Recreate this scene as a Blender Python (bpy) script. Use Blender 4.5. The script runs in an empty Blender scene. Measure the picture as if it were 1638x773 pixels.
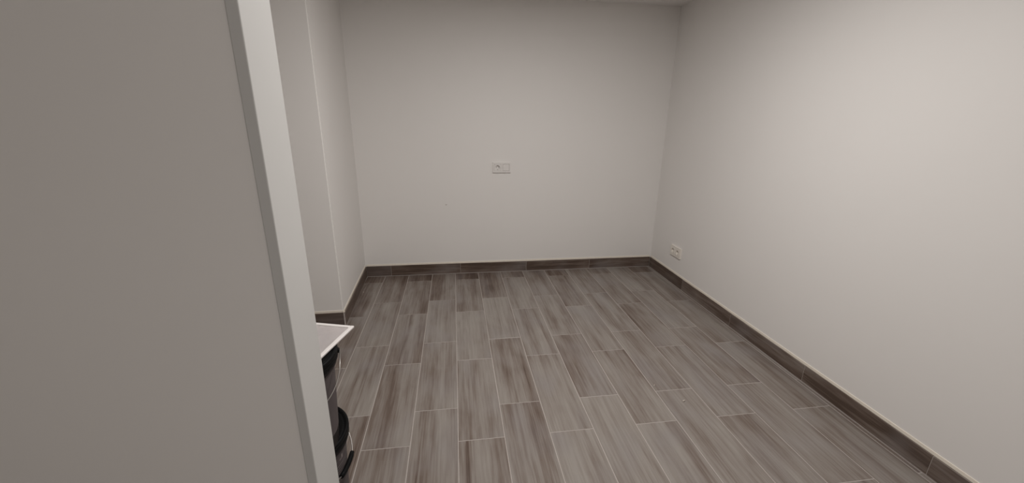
import bpy, bmesh, math, random
from mathutils import Vector, Matrix

# ------------------------------------------------------------------ camera
scene = bpy.context.scene
COL = scene.collection
FPX, IMG_W = 638.2, 1638.0
PITCH, YAW, ROLL = math.radians(17.08), math.radians(8.32), math.radians(0.86)
CAM_POS = Vector((0.624, -3.384, 1.338))
cam_data = bpy.data.cameras.new('camera')
cam = bpy.data.objects.new('camera', cam_data)
COL.objects.link(cam)
cam_data.sensor_fit = 'HORIZONTAL'
cam_data.sensor_width = 36.0
cam_data.lens = FPX / IMG_W * 36.0
cam_data.clip_start = 0.02
fw = Vector((math.sin(YAW) * math.cos(PITCH), math.cos(YAW) * math.cos(PITCH), -math.sin(PITCH)))
rt = Vector((math.cos(YAW), -math.sin(YAW), 0))
up = rt.cross(fw)
cr, sr = math.cos(ROLL), math.sin(ROLL)
rt, up = cr * rt + sr * up, -sr * rt + cr * up
M = Matrix((rt, up, -fw)).transposed().to_4x4()
M.translation = CAM_POS
cam.matrix_world = M
scene.camera = cam

# ------------------------------------------------------------------ world, light level
world = bpy.data.worlds.new('world')
scene.world = world
world.use_nodes = True
world.node_tree.nodes['Background'].inputs[0].default_value = (0.9, 0.95, 1.0, 1)
world.node_tree.nodes['Background'].inputs[1].default_value = 0.02
vs = scene.view_settings
vs.view_transform = 'Standard'
vs.look = 'None'
vs.gamma = 1.0
vs.use_curve_mapping = False
vs.exposure = 0.0

CEIL = 2.22
# (x, y, watts) of ceiling lamps outside the frame; the second is added fill
LAMPS = [(1.10, -1.85, 28.5), (1.15, -4.2, 13.0)]
LAMP_COLOUR = (1.0, 0.965, 0.935)

# ------------------------------------------------------------------ helpers
def link(o, parent=None):
    COL.objects.link(o)
    if parent is not None:
        o.parent = parent
    return o

def mesh_obj(name, bm, mat, parent=None, smooth=False, loc=None):
    me = bpy.data.meshes.new(name)
    bmesh.ops.recalc_face_normals(bm, faces=bm.faces)
    bm.to_mesh(me)
    bm.free()
    if smooth:
        for p in me.polygons:
            p.use_smooth = True
    if mat is not None:
        me.materials.append(mat)
    o = bpy.data.objects.new(name, me)
    if loc is not None:
        o.location = loc
    return link(o, parent)

def empty(name, loc, parent=None, rz=0.0):
    o = bpy.data.objects.new(name, None)
    o.location = loc
    o.rotation_euler = (0, 0, rz)
    o.empty_display_size = 0.05
    return link(o, parent)

def tag(o, label, cat, group=None):
    o['label'] = label
    o['category'] = cat
    if group:
        o['group'] = group
    return o

def structure(o, label, cat):
    o['kind'] = 'structure'
    o['label'] = label
    o['category'] = cat
    return o

def box(bm, lo, hi, bev=0.0, seg=1):
    vs_ = [bm.verts.new((x, y, z)) for z in (lo[2], hi[2]) for y in (lo[1], hi[1]) for x in (lo[0], hi[0])]
    fs = [(0, 2, 3, 1), (4, 5, 7, 6), (0, 1, 5, 4), (2, 6, 7, 3), (0, 4, 6, 2), (1, 3, 7, 5)]
    faces = [bm.faces.new([vs_[i] for i in f]) for f in fs]
    if bev > 0:
        es = list({e for f in faces for e in f.edges})
        bmesh.ops.bevel(bm, geom=es, offset=bev, segments=seg, affect='EDGES', profile=0.5)
    return bm

def prism(bm, pts, z0, z1):
    a = [bm.verts.new((x, y, z0)) for x, y in pts]
    b = [bm.verts.new((x, y, z1)) for x, y in pts]
    n = len(pts)
    bm.faces.new(a[::-1]); bm.faces.new(b)
    for i in range(n):
        bm.faces.new((a[i], a[(i + 1) % n], b[(i + 1) % n], b[i]))
    return bm

def lathe(bm, prof, n=64, a0=0.0, a1=2 * math.pi):
    full = abs(a1 - a0 - 2 * math.pi) < 1e-6
    m = n if full else n + 1
    rings = []
    for r, z in prof:
        if r < 1e-6:
            rings.append([bm.verts.new((0, 0, z))])
        else:
            rings.append([bm.verts.new((r * math.cos(a0 + (a1 - a0) * i / n), r * math.sin(a0 + (a1 - a0) * i / n), z)) for i in range(m)])
    for A, B in zip(rings[:-1], rings[1:]):
        for i in range(n):
            j = (i + 1) % m
            if len(A) == 1 and len(B) == 1:
                continue
            if len(A) == 1:
                bm.faces.new((A[0], B[i], B[j]))
            elif len(B) == 1:
                bm.faces.new((A[i], B[0], A[j]))
            else:
                bm.faces.new((A[i], B[i], B[j], A[j]))
    return bm

def tube(bm, pts, r, n=8, cap=True):
    pts = [Vector(p) for p in pts]
    rings = []
    prev = None
    for i, p in enumerate(pts):
        t = (pts[min(i + 1, len(pts) - 1)] - pts[max(i - 1, 0)]).normalized()
        if prev is None:
            ref = Vector((0, 0, 1)) if abs(t.z) < 0.9 else Vector((1, 0, 0))
            u = t.cross(ref).normalized()
        else:
            u = (prev - t * prev.dot(t)).normalized()
        prev = u
        v = t.cross(u)
        rr = r[i] if isinstance(r, (list, tuple)) else r
        rings.append([bm.verts.new(p + rr * (math.cos(2 * math.pi * k / n) * u + math.sin(2 * math.pi * k / n) * v)) for k in range(n)])
    for A, B in zip(rings[:-1], rings[1:]):
        for k in range(n):
            bm.faces.new((A[k], A[(k + 1) % n], B[(k + 1) % n], B[k]))
    if cap:
        bm.faces.new(rings[0][::-1]); bm.faces.new(rings[-1])
    return bm

# ------------------------------------------------------------------ materials
def new_mat(name):
    m = bpy.data.materials.new(name)
    m.use_nodes = True
    nt = m.node_tree
    return m, nt, nt.nodes, nt.links, nt.nodes['Principled BSDF']

def plain(name, col, rough=0.5, noise=0.04, scale=30.0, bump=0.0, metal=0.0, spec=0.5):
    m, nt, N, L, bs = new_mat(name)
    tc = N.new('ShaderNodeTexCoord')
    nz = N.new('ShaderNodeTexNoise')
    nz.inputs['Scale'].default_value = scale
    nz.inputs['Detail'].default_value = 4
    L.new(tc.outputs['Object'], nz.inputs['Vector'])
    mx = N.new('ShaderNodeMix'); mx.data_type = 'RGBA'
    mx.inputs[6].default_value = tuple(c * (1 - noise) for c in col) + (1,)
    mx.inputs[7].default_value = tuple(min(1, c * (1 + noise)) for c in col) + (1,)
    L.new(nz.outputs['Fac'], mx.inputs[0])
    L.new(mx.outputs[2], bs.inputs['Base Color'])
    bs.inputs['Roughness'].default_value = rough
    bs.inputs['Metallic'].default_value = metal
    bs.inputs['Specular IOR Level'].default_value = spec
    if bump > 0:
        b = N.new('ShaderNodeBump')
        b.inputs['Strength'].default_value = bump
        b.inputs['Distance'].default_value = 0.002
        L.new(nz.outputs['Fac'], b.inputs['Height'])
        L.new(b.outputs['Normal'], bs.inputs['Normal'])
    return m

def wood_tile(name, along='Y', dark=0.0):
    """grey-brown wood-look porcelain: streaks run along the piece; each piece has its own tone and vein"""
    m, nt, N, L, bs = new_mat(name)
    def math_(op, a, b=None, clamp=False):
        n = N.new('ShaderNodeMath'); n.operation = op; n.use_clamp = clamp
        for i, v in enumerate((a, b)):
            if v is None:
                continue
            if isinstance(v, (int, float)):
                n.inputs[i].default_value = v
            else:
                L.new(v, n.inputs[i])
        return n.outputs[0]
    def attr(nm):
        n = N.new('ShaderNodeAttribute'); n.attribute_type = 'OBJECT'; n.attribute_name = nm
        return n.outputs['Fac']
    tone, seed, vein, vstr = attr('tone'), attr('seed'), attr('vein'), attr('vein_strength')
    tc = N.new('ShaderNodeTexCoord')
    sep = N.new('ShaderNodeSeparateXYZ'); L.new(tc.outputs['Object'], sep.inputs[0])
    if along == 'Y':
        across, length = sep.outputs[0], sep.outputs[1]
    elif along == 'X':
        across, length = sep.outputs[2], sep.outputs[0]
    else:
        across, length = sep.outputs[2], sep.outputs[1]
    def tex(sx, sy, detail, rough=0.55, dist=0.0, off=0.0):
        cb = N.new('ShaderNodeCombineXYZ')
        L.new(math_('MULTIPLY', across, sx), cb.inputs[0])
        L.new(math_('MULTIPLY', length, sy), cb.inputs[1])
        L.new(math_('MULTIPLY_ADD', seed, 37.0), cb.inputs[2])
        cb.inputs[2].links[0].from_node.inputs[2].default_value = off
        n = N.new('ShaderNodeTexNoise')
        n.inputs['Scale'].default_value = 1.0
        n.inputs['Detail'].default_value = detail
        n.inputs['Roughness'].default_value = rough
        n.inputs['Distortion'].default_value = dist
        L.new(cb.outputs[0], n.inputs['Vector'])
        return n.outputs['Fac']
    broad = tex(12, 1.1, 3, 0.5, 0.3)
    streak = tex(48, 1.6, 4, 0.6, 0.2, 11.0)
    fine = tex(120, 5.0, 3, 0.6, 0.0, 5.0)
    cloud = tex(7, 4.0, 3, 0.5, 0.6, 23.0)
    # dark vein at its own place across the piece, wandering with the length
    wob = tex(3, 3.5, 2, 0.5, 0.0, 31.0)
    d = math_('SUBTRACT', across, vein)
    d = math_('ADD', d, math_('MULTIPLY', math_('SUBTRACT', wob, 0.5), 0.06))
    d = math_('ABSOLUTE', d)
    core = math_('SUBTRACT', 1.0, math_('DIVIDE', d, 0.036), True)
    lines = tex(95, 1.3, 3, 0.65, 0.15, 61.0)
    lines = math_('MULTIPLY', math_('SUBTRACT', lines, 0.40), 3.2, True)
    core = math_('MULTIPLY', core, lines)
    core = math_('MULTIPLY', core, math_('MULTIPLY', vstr, 0.85))
    v = math_('MULTIPLY', math_('SUBTRACT', broad, 0.5), 1.45)
    v = math_('ADD', v, math_('MULTIPLY', math_('SUBTRACT', streak, 0.5), 0.85))
    v = math_('ADD', v, math_('MULTIPLY', math_('SUBTRACT', fine, 0.5), 0.95))
    v = math_('ADD', v, math_('MULTIPLY', math_('SUBTRACT', cloud, 0.5), 0.5))
    v = math_('ADD', v, math_('MULTIPLY', tone, 0.27))
    v = math_('ADD', v, core)
    # thin dark pore lines, gathered in bands
    pore = tex(150, 2.2, 2, 0.5, 0.1, 83.0)
    pore = math_('MULTIPLY', math_('SUBTRACT', pore, 0.56), 2.6, True)
    band = math_('MULTIPLY', math_('SUBTRACT', tex(13, 1.0, 2, 0.5, 0.2, 97.0), 0.42), 2.5, True)
    v = math_('ADD', v, math_('MULTIPLY', math_('MULTIPLY', pore, band), 0.55))
    v = math_('ADD', v, 0.34 + dark, True)
    rp = N.new('ShaderNodeValToRGB')
    e = rp.color_ramp.elements
    e[0].position = 0.0; e[0].color = (0.285, 0.258, 0.232, 1)
    e[1].position = 1.0; e[1].color = (0.075, 0.050, 0.037, 1)
    for pos, c in ((0.35, (0.228, 0.198, 0.176)), (0.62, (0.165, 0.130, 0.109)), (0.85, (0.110, 0.077, 0.061))):
        k = rp.color_ramp.elements.new(pos); k.color = c + (1,)
    L.new(v, rp.inputs[0])
    # bluish-grey tint mixed in over random patches
    hz = N.new('ShaderNodeMix'); hz.data_type = 'RGBA'
    hz.inputs[7].default_value = (0.240, 0.220, 0.217, 1)
    hf = math_('MULTIPLY', math_('SUBTRACT', tex(6, 3, 2, 0.5, 0.4, 47.0), 0.48), 1.6, True)
    L.new(hf, hz.inputs[0])
    L.new(rp.outputs[0], hz.inputs[6])
    L.new(hz.outputs[2], bs.inputs['Base Color'])
    rg = math_('MULTIPLY_ADD', cloud, 0.2)
    rg.node.inputs[2].default_value = 0.30
    L.new(rg, bs.inputs['Roughness'])
    bs.inputs['Specular IOR Level'].default_value = 0.5
    b = N.new('ShaderNodeBump'); b.inputs['Strength'].default_value = 0.12; b.inputs['Distance'].default_value = 0.001
    L.new(streak, b.inputs['Height'])
    L.new(b.outputs['Normal'], bs.inputs['Normal'])
    return m

MAT_WALL = plain('wall_paint', (0.79, 0.768, 0.745), 0.62, 0.012, 3.0)
MAT_CEIL = plain('ceiling_paint', (0.79, 0.77, 0.755), 0.8, 0.01, 3.0)
MAT_JAMB = plain('grey_white_lining', (0.56, 0.555, 0.54), 0.5, 0.02, 8.0)
MAT_GROUT = plain('light_grout', (0.42, 0.377, 0.350), 0.85, 0.15, 40.0)
MAT_FLOOR = wood_tile('wood_look_floor_tile', 'Y')
MAT_BB_X = wood_tile('wood_look_skirting_along_x', 'X', 0.42)
MAT_BB_Y = wood_tile('wood_look_skirting_along_y', 'Y2', 0.42)
MAT_CAULK = plain('cream_filler', (0.86, 0.80, 0.70), 0.7, 0.06, 60.0)
MAT_PLASTIC = plain('white_switch_plastic', (0.77, 0.745, 0.72), 0.35, 0.01)
MAT_IVORY = plain('ivory_socket_plastic', (0.80, 0.755, 0.69), 0.35, 0.01)
MAT_HOLE = plain('dark_contact_hole', (0.05, 0.045, 0.04), 0.6)
MAT_METAL = plain('steel_contact', (0.45, 0.43, 0.40), 0.35, 0.02, metal=1.0)
MAT_SCUFF = plain('grey_scuff', (0.55, 0.51, 0.48), 0.8, 0.1, 80)
MAT_BLACK = plain('black_bucket_plastic', (0.0045, 0.0045, 0.005), 0.5, 0.1, spec=0.10)
MAT_BODY = plain('dark_bucket_body', (0.020, 0.016, 0.017), 0.5, 0.1, spec=0.2)
MAT_LABEL = plain('grey_violet_label', (0.085, 0.072, 0.074), 0.5, 0.08, spec=0.25)
MAT_INK = plain('pale_label_print', (0.26, 0.225, 0.222), 0.5, 0.05)
MAT_WIRE = plain('galvanised_wire', (0.42, 0.40, 0.38), 0.45, 0.05, metal=1.0)
MAT_TRAY = plain('white_tray_plastic', (0.80, 0.745, 0.735), 0.6, 0.05, 30)
MAT_TRAY_RIM = plain('white_tray_rim', (0.74, 0.705, 0.685), 0.5, 0.01)
MAT_CHIP = plain('dry_mortar', (0.50, 0.45, 0.40), 0.9, 0.1, 200)

# ------------------------------------------------------------------ the room
# skirting faces: back y = 0, right x = 2.455, left runs slightly out of square
T = 0.010                       # skirting thickness
BBH = 0.095
XR = 2.455
YJ = -0.868                     # face of the skirting on the wall that turns left
P_LB = (-0.153, 0.0)            # skirting corner, back left
P_LJ = (-0.119, YJ)             # outer skirting corner
XS, YF = -1.05, -5.2            # unseen side and front walls
YP0, YP1 = -2.64, -2.52         # partition stub beside the camera
XP = 0.305

bm = bmesh.new(); box(bm, (XS - 0.1, YF - 0.1, -0.06), (XR + 0.11, 0.11, -0.0012))
floor = structure(mesh_obj('floor', bm, MAT_GROUT), 'grey-brown wood-look plank tile floor with pale grout lines', 'floor')
bm = bmesh.new(); box(bm, (XS - 0.1, YF - 0.1, CEIL), (XR + 0.11, 0.11, CEIL + 0.08))
structure(mesh_obj('ceiling', bm, MAT_CEIL), 'low plain white ceiling above the bare room', 'ceiling')

bm = bmesh.new(); box(bm, (P_LB[0] - T, T, 0), (XR + T, 0.11, CEIL))
wall_back = structure(mesh_obj('wall_back', bm, MAT_WALL), 'plain off-white back wall with the socket and switch', 'wall')
bm = bmesh.new(); box(bm, (XR + T, YF, 0), (XR + 0.11, 0.11, CEIL))
structure(mesh_obj('wall_right', bm, MAT_WALL), 'plain off-white wall with the low double socket', 'wall')
bm = bmesh.new()
prism(bm, [(P_LB[0] - T, 0.11), (P_LB[0] - T, 0.0), (P_LJ[0] - T, YJ + T), (P_LJ[0] - T - 0.1, YJ + T), (P_LB[0] - 0.11, 0.11)], 0, CEIL)
vedge = [e for e in bm.edges if all(abs(v.co.x - (P_LJ[0] - T)) < 1e-5 for v in e.verts) and abs(e.verts[0].co.z - e.verts[1].co.z) > 1]
bmesh.ops.bevel(bm, geom=vedge, offset=0.006, segments=3, affect='EDGES')
structure(mesh_obj('wall_left', bm, MAT_WALL), 'off-white side wall running from the back corner to the projecting edge', 'wall')
bm = bmesh.new(); box(bm, (XS, YJ + T, 0), (P_LJ[0] - T - 0.1, YJ + 0.12, CEIL))
structure(mesh_obj('wall_left_return', bm, MAT_WALL), 'off-white wall turning left behind the stacked buckets', 'wall')
bm = bmesh.new(); box(bm, (XS - 0.1, YF, 0), (XS, YJ + 0.12, CEIL))
structure(mesh_obj('wall_side', bm, MAT_WALL), 'off-white side wall of the space left of the buckets', 'wall')
bm = bmesh.new(); box(bm, (XS - 0.1, YF - 0.1, 0), (XR + 0.11, YF, CEIL))
structure(mesh_obj('wall_front', bm, MAT_WALL), 'off-white wall closing the space opposite the back wall', 'wall')
bm = bmesh.new(); box(bm, (XS, YP0, 0), (XP - 0.02, YP1, CEIL))
structure(mesh_obj('wall_partition', bm, MAT_WALL), 'off-white wall beside the camera, ending in front of the buckets', 'wall')
bm = bmesh.new(); box(bm, (XP - 0.02, YP0 - 0.004, 0), (XP, YP1, CEIL), 0.002, 2)
structure(mesh_obj('trim_1', bm, MAT_JAMB), 'upright grey-white jamb lining standing in front of the stacked buckets', 'door jamb')

# small scuff on the back wall
bm = bmesh.new(); lathe(bm, [(0.006, 0.0), (0.005, 0.0006), (0.0, 0.0008)], 10)
s = mesh_obj('scuff_mark', bm, MAT_SCUFF, wall_back, True)
s.location = (0.547, T, 0.629); s.rotation_euler = (math.pi / 2, 0, 0); s.scale = (1.3, 0.8, 1)

# ------------------------------------------------------------------ floor planks
PW, PL, G = 0.203, 0.6084, 0.0042
def plank_mesh(w, l):
    bm = bmesh.new()
    b, h = 0.0006, 0.0005
    rings = []
    for ins, z in ((0, -0.006), (0, -h), (b, 0)):
        rings.append([bm.verts.new((sx * (w / 2 - ins), sy * (l / 2 - ins), z)) for sx, sy in ((-1, -1), (1, -1), (1, 1), (-1, 1))])
    for A, B in zip(rings[:-1], rings[1:]):
        for i in range(4):
            bm.faces.new((A[i], A[(i + 1) % 4], B[(i + 1) % 4], B[i]))
    bm.faces.new(rings[2]); bm.faces.new(rings[0][::-1])
    me = bpy.data.meshes.new('plank'); bm.to_mesh(me); bm.free()
    me.materials.append(MAT_FLOOR)
    return me
FULL = plank_mesh(PW - G, PL - G)
rng = random.Random(7)
# tone (-1 pale .. 1 brown), vein place across the plank (-1 left .. 1 right), vein strength: read off the photograph
SEEN = {
 (0,0):(1.8,0,.2), (0,1):(.75,-.5,.2), (0,2):(.25,.4,.1), (0,3):(.1,0,.1),
 (1,0):(.55,.8,.5), (1,1):(-.15,.3,.25), (1,2):(-.1,.25,.6), (1,3):(-.2,.9,.7), (1,4):(0,0,.2),
 (2,0):(1.7,-.5,.4), (2,1):(.6,.6,.3), (2,2):(.45,-.2,.45), (2,3):(.15,.2,.15), (2,4):(-.05,-.2,.2),
 (3,0):(.55,.2,.5), (3,1):(-.15,-.4,.3), (3,2):(.2,.5,.2), (3,3):(.3,-.6,.6), (3,4):(.1,0,.2),
 (4,0):(1.8,-.6,.4), (4,1):(.25,.5,.3), (4,2):(-.15,-.8,.4), (4,3):(0,-.5,.4), (4,4):(.2,-.7,.7),
 (5,0):(.75,-.2,.4), (5,1):(-.3,.3,.15), (5,2):(0,.6,.3), (5,3):(.15,.55,.6), (5,4):(.1,.2,.2),
 (6,0):(1.1,0,.2), (6,1):(.1,-.7,.5), (6,2):(.0,.5,.4), (6,3):(-.2,.5,.2), (6,4):(-.15,-.6,.3),
 (7,0):(.3,.6,.3), (7,1):(-.25,-.4,.2), (7,2):(.2,.6,.5), (7,3):(-.1,.2,.25), (7,4):(-.1,.0,.2),
 (8,0):(1.1,.3,.3), (8,1):(.35,.5,.4), (8,2):(-.25,.5,.2), (8,3):(0,.3,.3), (8,4):(.2,.9,.5),
 (9,0):(.1,.3,.2), (9,1):(.0,.8,.4), (9,2):(.05,-.1,.3), (9,3):(.1,.3,.3),
 (10,0):(.35,0,.2), (10,1):(.15,.4,.2), (10,2):(.15,-.8,.55), (10,3):(.1,.1,.25), (10,4):(.15,.2,.2),
 (11,0):(.05,.6,.3), (11,1):(.05,.2,.2), (11,2):(.1,.4,.3), (11,3):(.1,.3,.2),
 (12,0):(1.3,.3,.2), (12,1):(.5,.3,.3), (12,2):(.1,-.3,.2), (12,3):(.1,.2,.2),
}
col = -4
n_planks = 0
while col <= 13:
    x0, x1 = (col - 1) * PW + G / 2, col * PW - G / 2
    x1 = min(x1, XR - 0.002)
    first = -0.145 if col % 2 == 0 else -0.543
    k = 0
    while True:
        ya = -0.002 if k == 0 else first - (k - 1) * PL - G / 2
        yb = first - k * PL + G / 2
        if ya < YF + 0.05:
            break
        yb = max(yb, YF + 0.002)
        spans = [(ya, yb)]
        if col < 0 and ya > YJ:                      # planks left of the side wall start at the return wall
            spans = [(min(ya, YJ - 0.002), yb)] if yb < YJ - 0.03 else []
        for a, b in spans:
            xa, xb = x0, x1
            if col == 0 and b > YJ:
                xa = P_LB[0] + 0.003                 # cut along the side wall
            if xb - xa < 0.006 or a - b < 0.01:
                continue
            fullp = abs((xb - xa) - (PW - G)) < 1e-4 and abs((a - b) - (PL - G)) < 1e-4
            o = bpy.data.objects.new('plank', FULL if fullp else plank_mesh(xb - xa, a - b))
            o.location = ((xa + xb) / 2, (a + b) / 2, rng.uniform(-0.0003, 0.0))
            link(o, floor)
            t, v, st = SEEN.get((col, k), (rng.uniform(-.2, .3), rng.uniform(-.8, .8), rng.uniform(.1, .4)))
            o['tone'] = float(t); o['vein'] = float(v * 0.095); o['vein_strength'] = float(st)
            o['seed'] = float(rng.uniform(0, 10))
            n_planks += 1
        k += 1
    col += 1

# ------------------------------------------------------------------ skirting tiles
def bb_piece(parent, mat, p0, p1, tone, name='tile'):
    """one skirting tile between two floor points on the face line; body lies to the left of p0->p1"""
    p0, p1 = Vector(p0), Vector(p1)
    d = p1 - p0; l = d.length
    bm = bmesh.new()
    box(bm, (-l / 2 + 0.001, 0.0, 0.004), (l / 2 - 0.001, T, BBH), 0.0008)
    if mat is MAT_BB_Y:
        bmesh.ops.rotate(bm, verts=bm.verts, cent=(0, 0, 0), matrix=Matrix.Rotation(math.pi / 2, 3, 'Z'))
    o = mesh_obj(name, bm, mat, parent)
    c = (p0 + p1) / 2
    ang = math.atan2(d.y, d.x) - (math.pi / 2 if mat is MAT_BB_Y else 0)
    o.location = (c.x, c.y, 0); o.rotation_euler = (0, 0, ang)
    o['tone'] = tone; o['vein'] = rng.uniform(-.0, .09); o['vein_strength'] = rng.uniform(.0, .25); o['seed'] = rng.uniform(0, 10)
    return o

def caulk(parent, p0, p1, z, h, t=0.003, off=0.0, ang_extra=0.0):
    p0, p1 = Vector(p0), Vector(p1)
    d = p1 - p0; l = d.length
    bm = bmesh.new()
    box(bm, (-l / 2, T - t, z), (l / 2, T + 0.0005, z + h))
    o = mesh_obj('filler_strip', bm, MAT_CAULK, parent)
    c = (p0 + p1) / 2
    o.location = (c.x, c.y, 0); o.rotation_euler = (0, 0, math.atan2(d.y, d.x))
    return o

def backing(name, parent_label, p0, p1, cat='baseboard'):
    p0, p1 = Vector(p0), Vector(p1)
    d = p1 - p0; l = d.length
    bm = bmesh.new()
    box(bm, (-l / 2, 0.0012, 0.0), (l / 2, T, BBH - 0.0015))
    bmesh.ops.rotate(bm, verts=bm.verts, cent=(0, 0, 0), matrix=Matrix.Rotation(math.atan2(d.y, d.x), 3, 'Z'))
    bmesh.ops.translate(bm, verts=bm.verts, vec=((p0.x + p1.x) / 2, (p0.y + p1.y) / 2, 0))
    return structure(mesh_obj(name, bm, MAT_GROUT), parent_label, cat)

def run(name, label, mat, pts, tones):
    root = backing(name, label, pts[0], pts[-1])
    for a, b, t in zip(pts[:-1], pts[1:], tones):
        bb_piece(root, mat, a, b, t)
    caulk(root, pts[0], pts[-1], BBH, 0.014)
    return root
run('baseboard_back', 'dark brown wood-look skirting tiles along the back wall', MAT_BB_X,
    [(P_LB[0], 0), (0.053, 0), (0.656, 0), (1.255, 0), (1.855, 0), (XR, 0)], [.5, .45, .25, .1, .2])
run('baseboard_right', 'dark brown wood-look skirting tiles under the low double socket', MAT_BB_Y,
    [(XR, -0.001), (XR, -0.572), (XR, -1.175), (XR, -1.778), (XR, -2.381), (XR, -2.984), (XR, -3.587), (XR, -4.19), (XR, -4.79), (XR, YF)],
    [.7, .1, .3, .2, .4, .3, .1, .3, .2])
dl = Vector(P_LB) - Vector(P_LJ)
mid = Vector(P_LJ) + dl * 0.32
run('baseboard_left', 'brown wood-look skirting tiles on the short side wall beside the back corner', MAT_BB_Y,
    [P_LJ, tuple(mid), P_LB], [.0, .3])
run('baseboard_left_return', 'dark brown skirting tile on the wall behind the buckets', MAT_BB_X,
    [(XS, YJ), (-0.72, YJ), (P_LJ[0] - 0.002, YJ)], [.4, .8])
run('baseboard_side', 'brown skirting tiles on the side wall left of the buckets', MAT_BB_Y,
    [(XS + T, YP1), (XS + T, -1.95), (XS + T, -1.35), (XS + T, YJ - 0.001)], [.2, .4, .3])
run('baseboard_partition', 'brown skirting tiles along the wall end beside the camera', MAT_BB_X,
    [(XS, YP0 - T), (-0.55, YP0 - T), (0.05, YP0 - T), (XP - 0.021, YP0 - T)], [.3, .2, .4])

# ------------------------------------------------------------------ wall plates
def cyl_part(name, r, h, mat, parent, loc, n=32, prof=None):
    bm = bmesh.new()
    lathe(bm, prof or [(0, 0), (r, 0), (r, h), (0, h)], n)
    return mesh_obj(name, bm, mat, parent, False, loc)

def plate_frame(parent, mat, w=0.151, h=0.085):
    # local: x right, y up, z out of the wall
    bm = bmesh.new()
    t = 0.0125
    holes = (-0.0355, 0.0355)
    hs = 0.0285
    xs = [-w / 2, holes[0] - hs, holes[0] + hs, holes[1] - hs, holes[1] + hs, w / 2]
    bm2 = [((xs[0], -h / 2), (xs[1], h / 2)), ((xs[2], -h / 2), (xs[3], h / 2)), ((xs[4], -h / 2), (xs[5], h / 2)),
           ((xs[1], hs), (xs[2], h / 2)), ((xs[1], -h / 2), (xs[2], -hs)), ((xs[3], hs), (xs[4], h / 2)), ((xs[3], -h / 2), (xs[4], -hs))]
    for lo, hi in bm2:
        box(bm, (lo[0], lo[1], 0), (hi[0], hi[1], t))
    return mesh_obj('frame', bm, mat, parent)

def schuko(parent, mat, cx):
    """socket insert: square face with a round recess, two pin holes and two earth clips"""
    n = 40
    bm = bmesh.new()
    zf, zr, R, hs = 0.0140, 0.0006, 0.0195, 0.0278
    def sq(a):
        c, s_ = math.cos(a), math.sin(a); k = hs / max(abs(c), abs(s_))
        return (c * k, s_ * k)
    o0 = [bm.verts.new(sq(2 * math.pi * (i + .5) / n) + (0.0,)) for i in range(n)]
    o1 = [bm.verts.new(sq(2 * math.pi * (i + .5) / n) + (zf,)) for i in range(n)]
    r1 = [bm.verts.new((R * math.cos(2 * math.pi * (i + .5) / n), R * math.sin(2 * math.pi * (i + .5) / n), zf)) for i in range(n)]
    r2 = [bm.verts.new((v.co.x * .96, v.co.y * .96, zr)) for v in r1]
    c = bm.verts.new((0, 0, zr))
    for A, B in ((o0, o1), (o1, r1), (r1, r2)):
        for i in range(n):
            j = (i + 1) % n
            bm.faces.new((A[i], A[j], B[j], B[i]))
    for i in range(n):
        bm.faces.new((r2[i], r2[(i + 1) % n], c))
    so = mesh_obj('socket', bm, mat, parent, False, (cx, 0, 0))
    for sx in (-0.0095, 0.0095):
        cyl_part('pin_hole', 0.0026, 0.0006, MAT_HOLE, so, (sx, 0, zr), 16)
    for sy in (-1, 1):
        bm = bmesh.new(); box(bm, (-0.003, -0.0022, 0), (0.003, 0.0022, 0.009), 0.0005)
        mesh_obj('earth_clip', bm, MAT_METAL, so, False, (0, sy * 0.0163, zr))
    return so

def plate(name, label, cat, loc, rz):
    root = empty(name, loc)
    root.rotation_euler = (math.pi / 2, 0, rz)
    return tag(root, label, cat)

p = plate('socket_and_switch', 'white double wall plate with round socket and flat rocker switch on back wall', 'wall plate', (1.0222, T, 0.944), 0)
plate_frame(p, MAT_PLASTIC)
schuko(p, MAT_PLASTIC, -0.0355)
bm = bmesh.new()
# rocker: its left edge pressed in a little
v8 = [bm.verts.new(c) for c in ((-0.0277, -0.0277, 0), (0.0277, -0.0277, 0), (0.0277, 0.0277, 0), (-0.0277, 0.0277, 0),
                                (-0.0269, -0.0269, 0.0102), (0.0269, -0.0269, 0.0150), (0.0269, 0.0269, 0.0142), (-0.0269, 0.0269, 0.0094))]
for f in ((3, 2, 1, 0), (4, 5, 6, 7), (0, 1, 5, 4), (1, 2, 6, 5), (2, 3, 7, 6), (3, 0, 4, 7)):
    bm.faces.new([v8[i] for i in f])
mesh_obj('rocker', bm, MAT_PLASTIC, p, False, (0.0355, 0, 0))

p = plate('double_socket', 'ivory double socket plate low on the right wall above the skirting', 'socket', (XR + T, -0.412, 0.286), -math.pi / 2)
plate_frame(p, MAT_IVORY)
schuko(p, MAT_IVORY, -0.0355)
schuko(p, MAT_IVORY, 0.0355)

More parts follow.
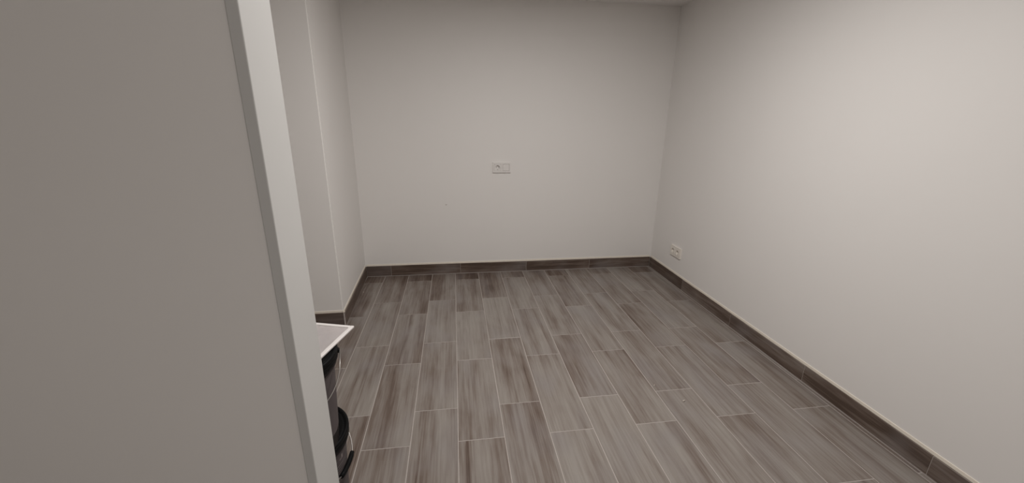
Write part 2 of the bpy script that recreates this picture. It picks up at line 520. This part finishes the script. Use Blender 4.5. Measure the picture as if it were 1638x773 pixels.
# ------------------------------------------------------------------ stacked paint buckets
BX, BY = 0.098, -2.235          # lower bucket
UX, UY, UZ = 0.112, -2.292, 0.3453   # upper bucket, set down a little out of line
def bucket(name, label, loc, ear_az, hang, has_label):
    root = tag(empty(name, loc), label, 'bucket', 'stacked paint buckets')
    bm = bmesh.new()
    rb, rt_ = 0.122, 0.138
    lathe(bm, [(0, 0.006), (rb - 0.012, 0.004), (rb - 0.004, 0.0), (rb, 0.004), (rt_ - 0.002, 0.297),
               (rt_ + 0.006, 0.298), (rt_ + 0.006, 0.303), (rt_ - 0.001, 0.304), (rt_ - 0.001, 0.322), (0, 0.322)], 72)
    body = mesh_obj('body', bm, MAT_BODY, root, True)
    # lid: skirted, with a raised chime and a recessed panel
    bm = bmesh.new()
    lathe(bm, [(0.1400, 0.3124), (0.1465, 0.3120), (0.1490, 0.3143), (0.1490, 0.3248), (0.1470, 0.3264), (0.1470, 0.3283), (0.1500, 0.3299),
               (0.1500, 0.3411), (0.1475, 0.3446), (0.1430, 0.3450), (0.1400, 0.3427), (0.1390, 0.3372), (0.1345, 0.3357), (0.1330, 0.3376), (0.1300, 0.3376), (0.1285, 0.3357), (0, 0.3357)], 72)
    lid = mesh_obj('lid', bm, MAT_BLACK, root, True)
    # printed label wrapped round the body
    if has_label:
        def rad(z):
            return rb + (rt_ - 0.002 - rb) * (z - 0.004) / 0.293 + 0.0006
        a0, a1 = math.radians(-175), math.radians(150)
        bm = bmesh.new()
        z0, z1 = has_label
        lathe(bm, [(rad(z0), z0), (rad((z0 + z1) / 2), (z0 + z1) / 2), (rad(z1), z1)], 64, a0, a1)
        lab = mesh_obj('label', bm, MAT_LABEL, root, True)
        def strip(za, zb, aa, ab):
            bm = bmesh.new()
            lathe(bm, [(rad(za) + 0.0003, za), (rad(zb) + 0.0003, zb)], max(3, int(abs(ab - aa) / 6)), math.radians(aa), math.radians(ab))
            mesh_obj('print_line', bm, MAT_INK, lab, True)
        return root, strip
    return root, None

def bail(root, ear_az, drop, swing_r, ze, power, R, k0, k1, n=28):
    """wire handle hanging from two ears on opposite sides; it leans on the body a quarter turn on"""
    e = math.radians(ear_az)
    ax = Vector((math.cos(e), math.sin(e), 0))
    g = e - math.pi / 2
    gd = Vector((math.cos(g), math.sin(g), 0))
    for sgn in (-1, 1):
        bm = bmesh.new()
        lathe(bm, [(0, 0), (0.009, 0), (0.009, 0.004), (0.006, 0.007), (0, 0.007)], 20)
        o = mesh_obj('ear', bm, MAT_BLACK, root, True)
        o.rotation_euler = (sgn * ax).to_track_quat('Z', 'Y').to_euler()
        o.location = sgn * ax * 0.1475 + Vector((0, 0, ze))
    pts = []
    for i in range(n + 1):
        a = math.pi * i / n
        x = math.cos(a); y = math.sin(a)
        pts.append(ax * R * x + gd * swing_r * (max(y, 0) ** power) + Vector((0, 0, ze - drop * y)))
    bm = bmesh.new()
    tube(bm, pts, 0.0017, 8)
    w = mesh_obj('wire_handle', bm, MAT_WIRE, root, True)
    bm = bmesh.new()
    gp = pts[k0:k1 + 1]
    c0, c1 = gp[0], gp[-1]
    line = [c0.lerp(c1, t / 8) * 0.5 + gp[min(len(gp) - 1, round(t / 8 * (len(gp) - 1)))] * 0.5 for t in range(9)]
    tube(bm, line, [0.0075] + [0.0085] * 7 + [0.0075], 12)
    mesh_obj('grip', bm, MAT_BLACK, root, True)

lower, st = bucket('paint_bucket', 'black lidded paint bucket at the bottom of the stack with printed grey label', (BX, BY, 0.0), 0, 0, (0.06, 0.288))
for (za, zb, aa, ab) in ((0.262, 0.274, -14, -11), (0.259, 0.262, -19, -11), (0.262, 0.271, -32, -29), (0.262, 0.2645, -32, -24), (0.240, 0.242, -50, 8), (0.230, 0.2315, -50, 2), (0.219, 0.2205, -50, 6),
                         (0.208, 0.2095, -50, -8), (0.186, 0.188, -50, 4), (0.176, 0.1775, -50, -4)):
    st(za, zb, aa, ab)
bail(lower, 84, 0.11, 0.146, 0.318, 0.75, 0.1535, 11, 17)

upper, st = bucket('paint_bucket', 'black lidded paint bucket standing on another bucket with a tray on its lid', (UX, UY, UZ), 0, 0, (0.055, 0.288))
upper.scale = (1, 1, 0.95)       # a slightly shorter bucket
bail(upper, 15, 0.13, 0.146, 0.326, 0.5, 0.1545, 11, 17)

# ------------------------------------------------------------------ white tray on the upper lid
TZ = UZ + 0.345 * 0.95
tray = tag(empty('tray', (UX, UY, TZ), rz=math.radians(-16)), 'shallow white tray with a bright raised rim lying on the upper bucket', 'tray')
hx, hy = 0.1205, 0.1755
bm = bmesh.new()
n = 14
grid = [[bm.verts.new((-hx + 2 * hx * i / n, -hy + 2 * hy * j / n, 0.0055 + 0.0007 * math.sin(i * 1.9 + j * .7) * math.sin(j * 1.3))) for i in range(n + 1)] for j in range(n + 1)]
for j in range(n):
    for i in range(n):
        bm.faces.new((grid[j][i], grid[j][i + 1], grid[j + 1][i + 1], grid[j + 1][i]))
bmesh.ops.solidify(bm, geom=bm.faces[:], thickness=0.0018)
mesh_obj('sheet', bm, MAT_TRAY, tray)
for sx, sy in ((1, 0), (-1, 0), (0, 1), (0, -1)):
    bm = bmesh.new()
    w = 0.0065
    if sx:
        box(bm, (sx * hx - w, -hy - w, 0.001), (sx * hx + w, hy + w, 0.008), 0.002, 2)
    else:
        box(bm, (-hx + w, sy * hy - w, 0.001), (hx - w, sy * hy + w, 0.008), 0.002, 2)
    mesh_obj('rim', bm, MAT_TRAY_RIM, tray)

# ------------------------------------------------------------------ crumbs left on the floor
def chip(label, x, y, a, l, w, h, seed):
    r = random.Random(seed)
    bm = bmesh.new()
    bmesh.ops.create_icosphere(bm, subdivisions=2, radius=0.5)
    for v in bm.verts:
        v.co *= 0.8 + 0.35 * r.random()
        v.co = Vector((v.co.x * l, v.co.y * w, max(v.co.z, -0.35) * h))
    zmin = min(v.co.z for v in bm.verts)
    o = mesh_obj('mortar_crumb', bm, MAT_CHIP, None, False, (x, y, -zmin))
    o.rotation_euler = (0, 0, a)
    return tag(o, label, 'crumb', 'crumbs on the floor')
chip('small dry mortar crumb lying in the middle of a plank', 1.728, -1.851, 0.35, 0.020, 0.007, 0.008, 1)
chip('tiny mortar crumb lying across a grout line', 1.640, -1.716, 0.9, 0.017, 0.004, 0.005, 2)
chip('tiny pale crumb against the short left skirting', -0.118, -0.33, 0.2, 0.008, 0.006, 0.005, 3)

# ------------------------------------------------------------------ ceiling lamps: one over the room, one fill added behind the camera
def downlight(x, y, watts, label):
    root = tag(empty('ceiling_downlight', (x, y, CEIL)), label, 'ceiling light')
    bm = bmesh.new()
    lathe(bm, [(0.085, 0.0), (0.110, 0.0), (0.112, -0.004), (0.108, -0.009), (0.088, -0.010), (0.085, -0.006), (0.085, 0.0)], 48)
    mesh_obj('trim_ring', bm, MAT_PLASTIC, root, True)
    bm = bmesh.new()
    lathe(bm, [(0, -0.005), (0.085, -0.005), (0.085, -0.002), (0, -0.002)], 48)
    m, nt, N, L, bs = new_mat('lamp_diffuser')
    bs.inputs['Emission Color'].default_value = LAMP_COLOUR + (1,)
    bs.inputs['Emission Strength'].default_value = 4.0
    mesh_obj('diffuser', bm, m, root)
    ld = bpy.data.lights.new('downlight', 'AREA')
    ld.shape = 'DISK'; ld.size = 0.17; ld.energy = watts; ld.color = LAMP_COLOUR
    lo = bpy.data.objects.new('downlight_lamp', ld)
    lo.location = (0, 0, -0.012)
    link(lo, root)
    return root
for i, (x, y, w) in enumerate(LAMPS):
    downlight(x, y, w, ('round recessed ceiling lamp lighting the tiled room', 'round ceiling lamp added behind the camera as fill light')[i])
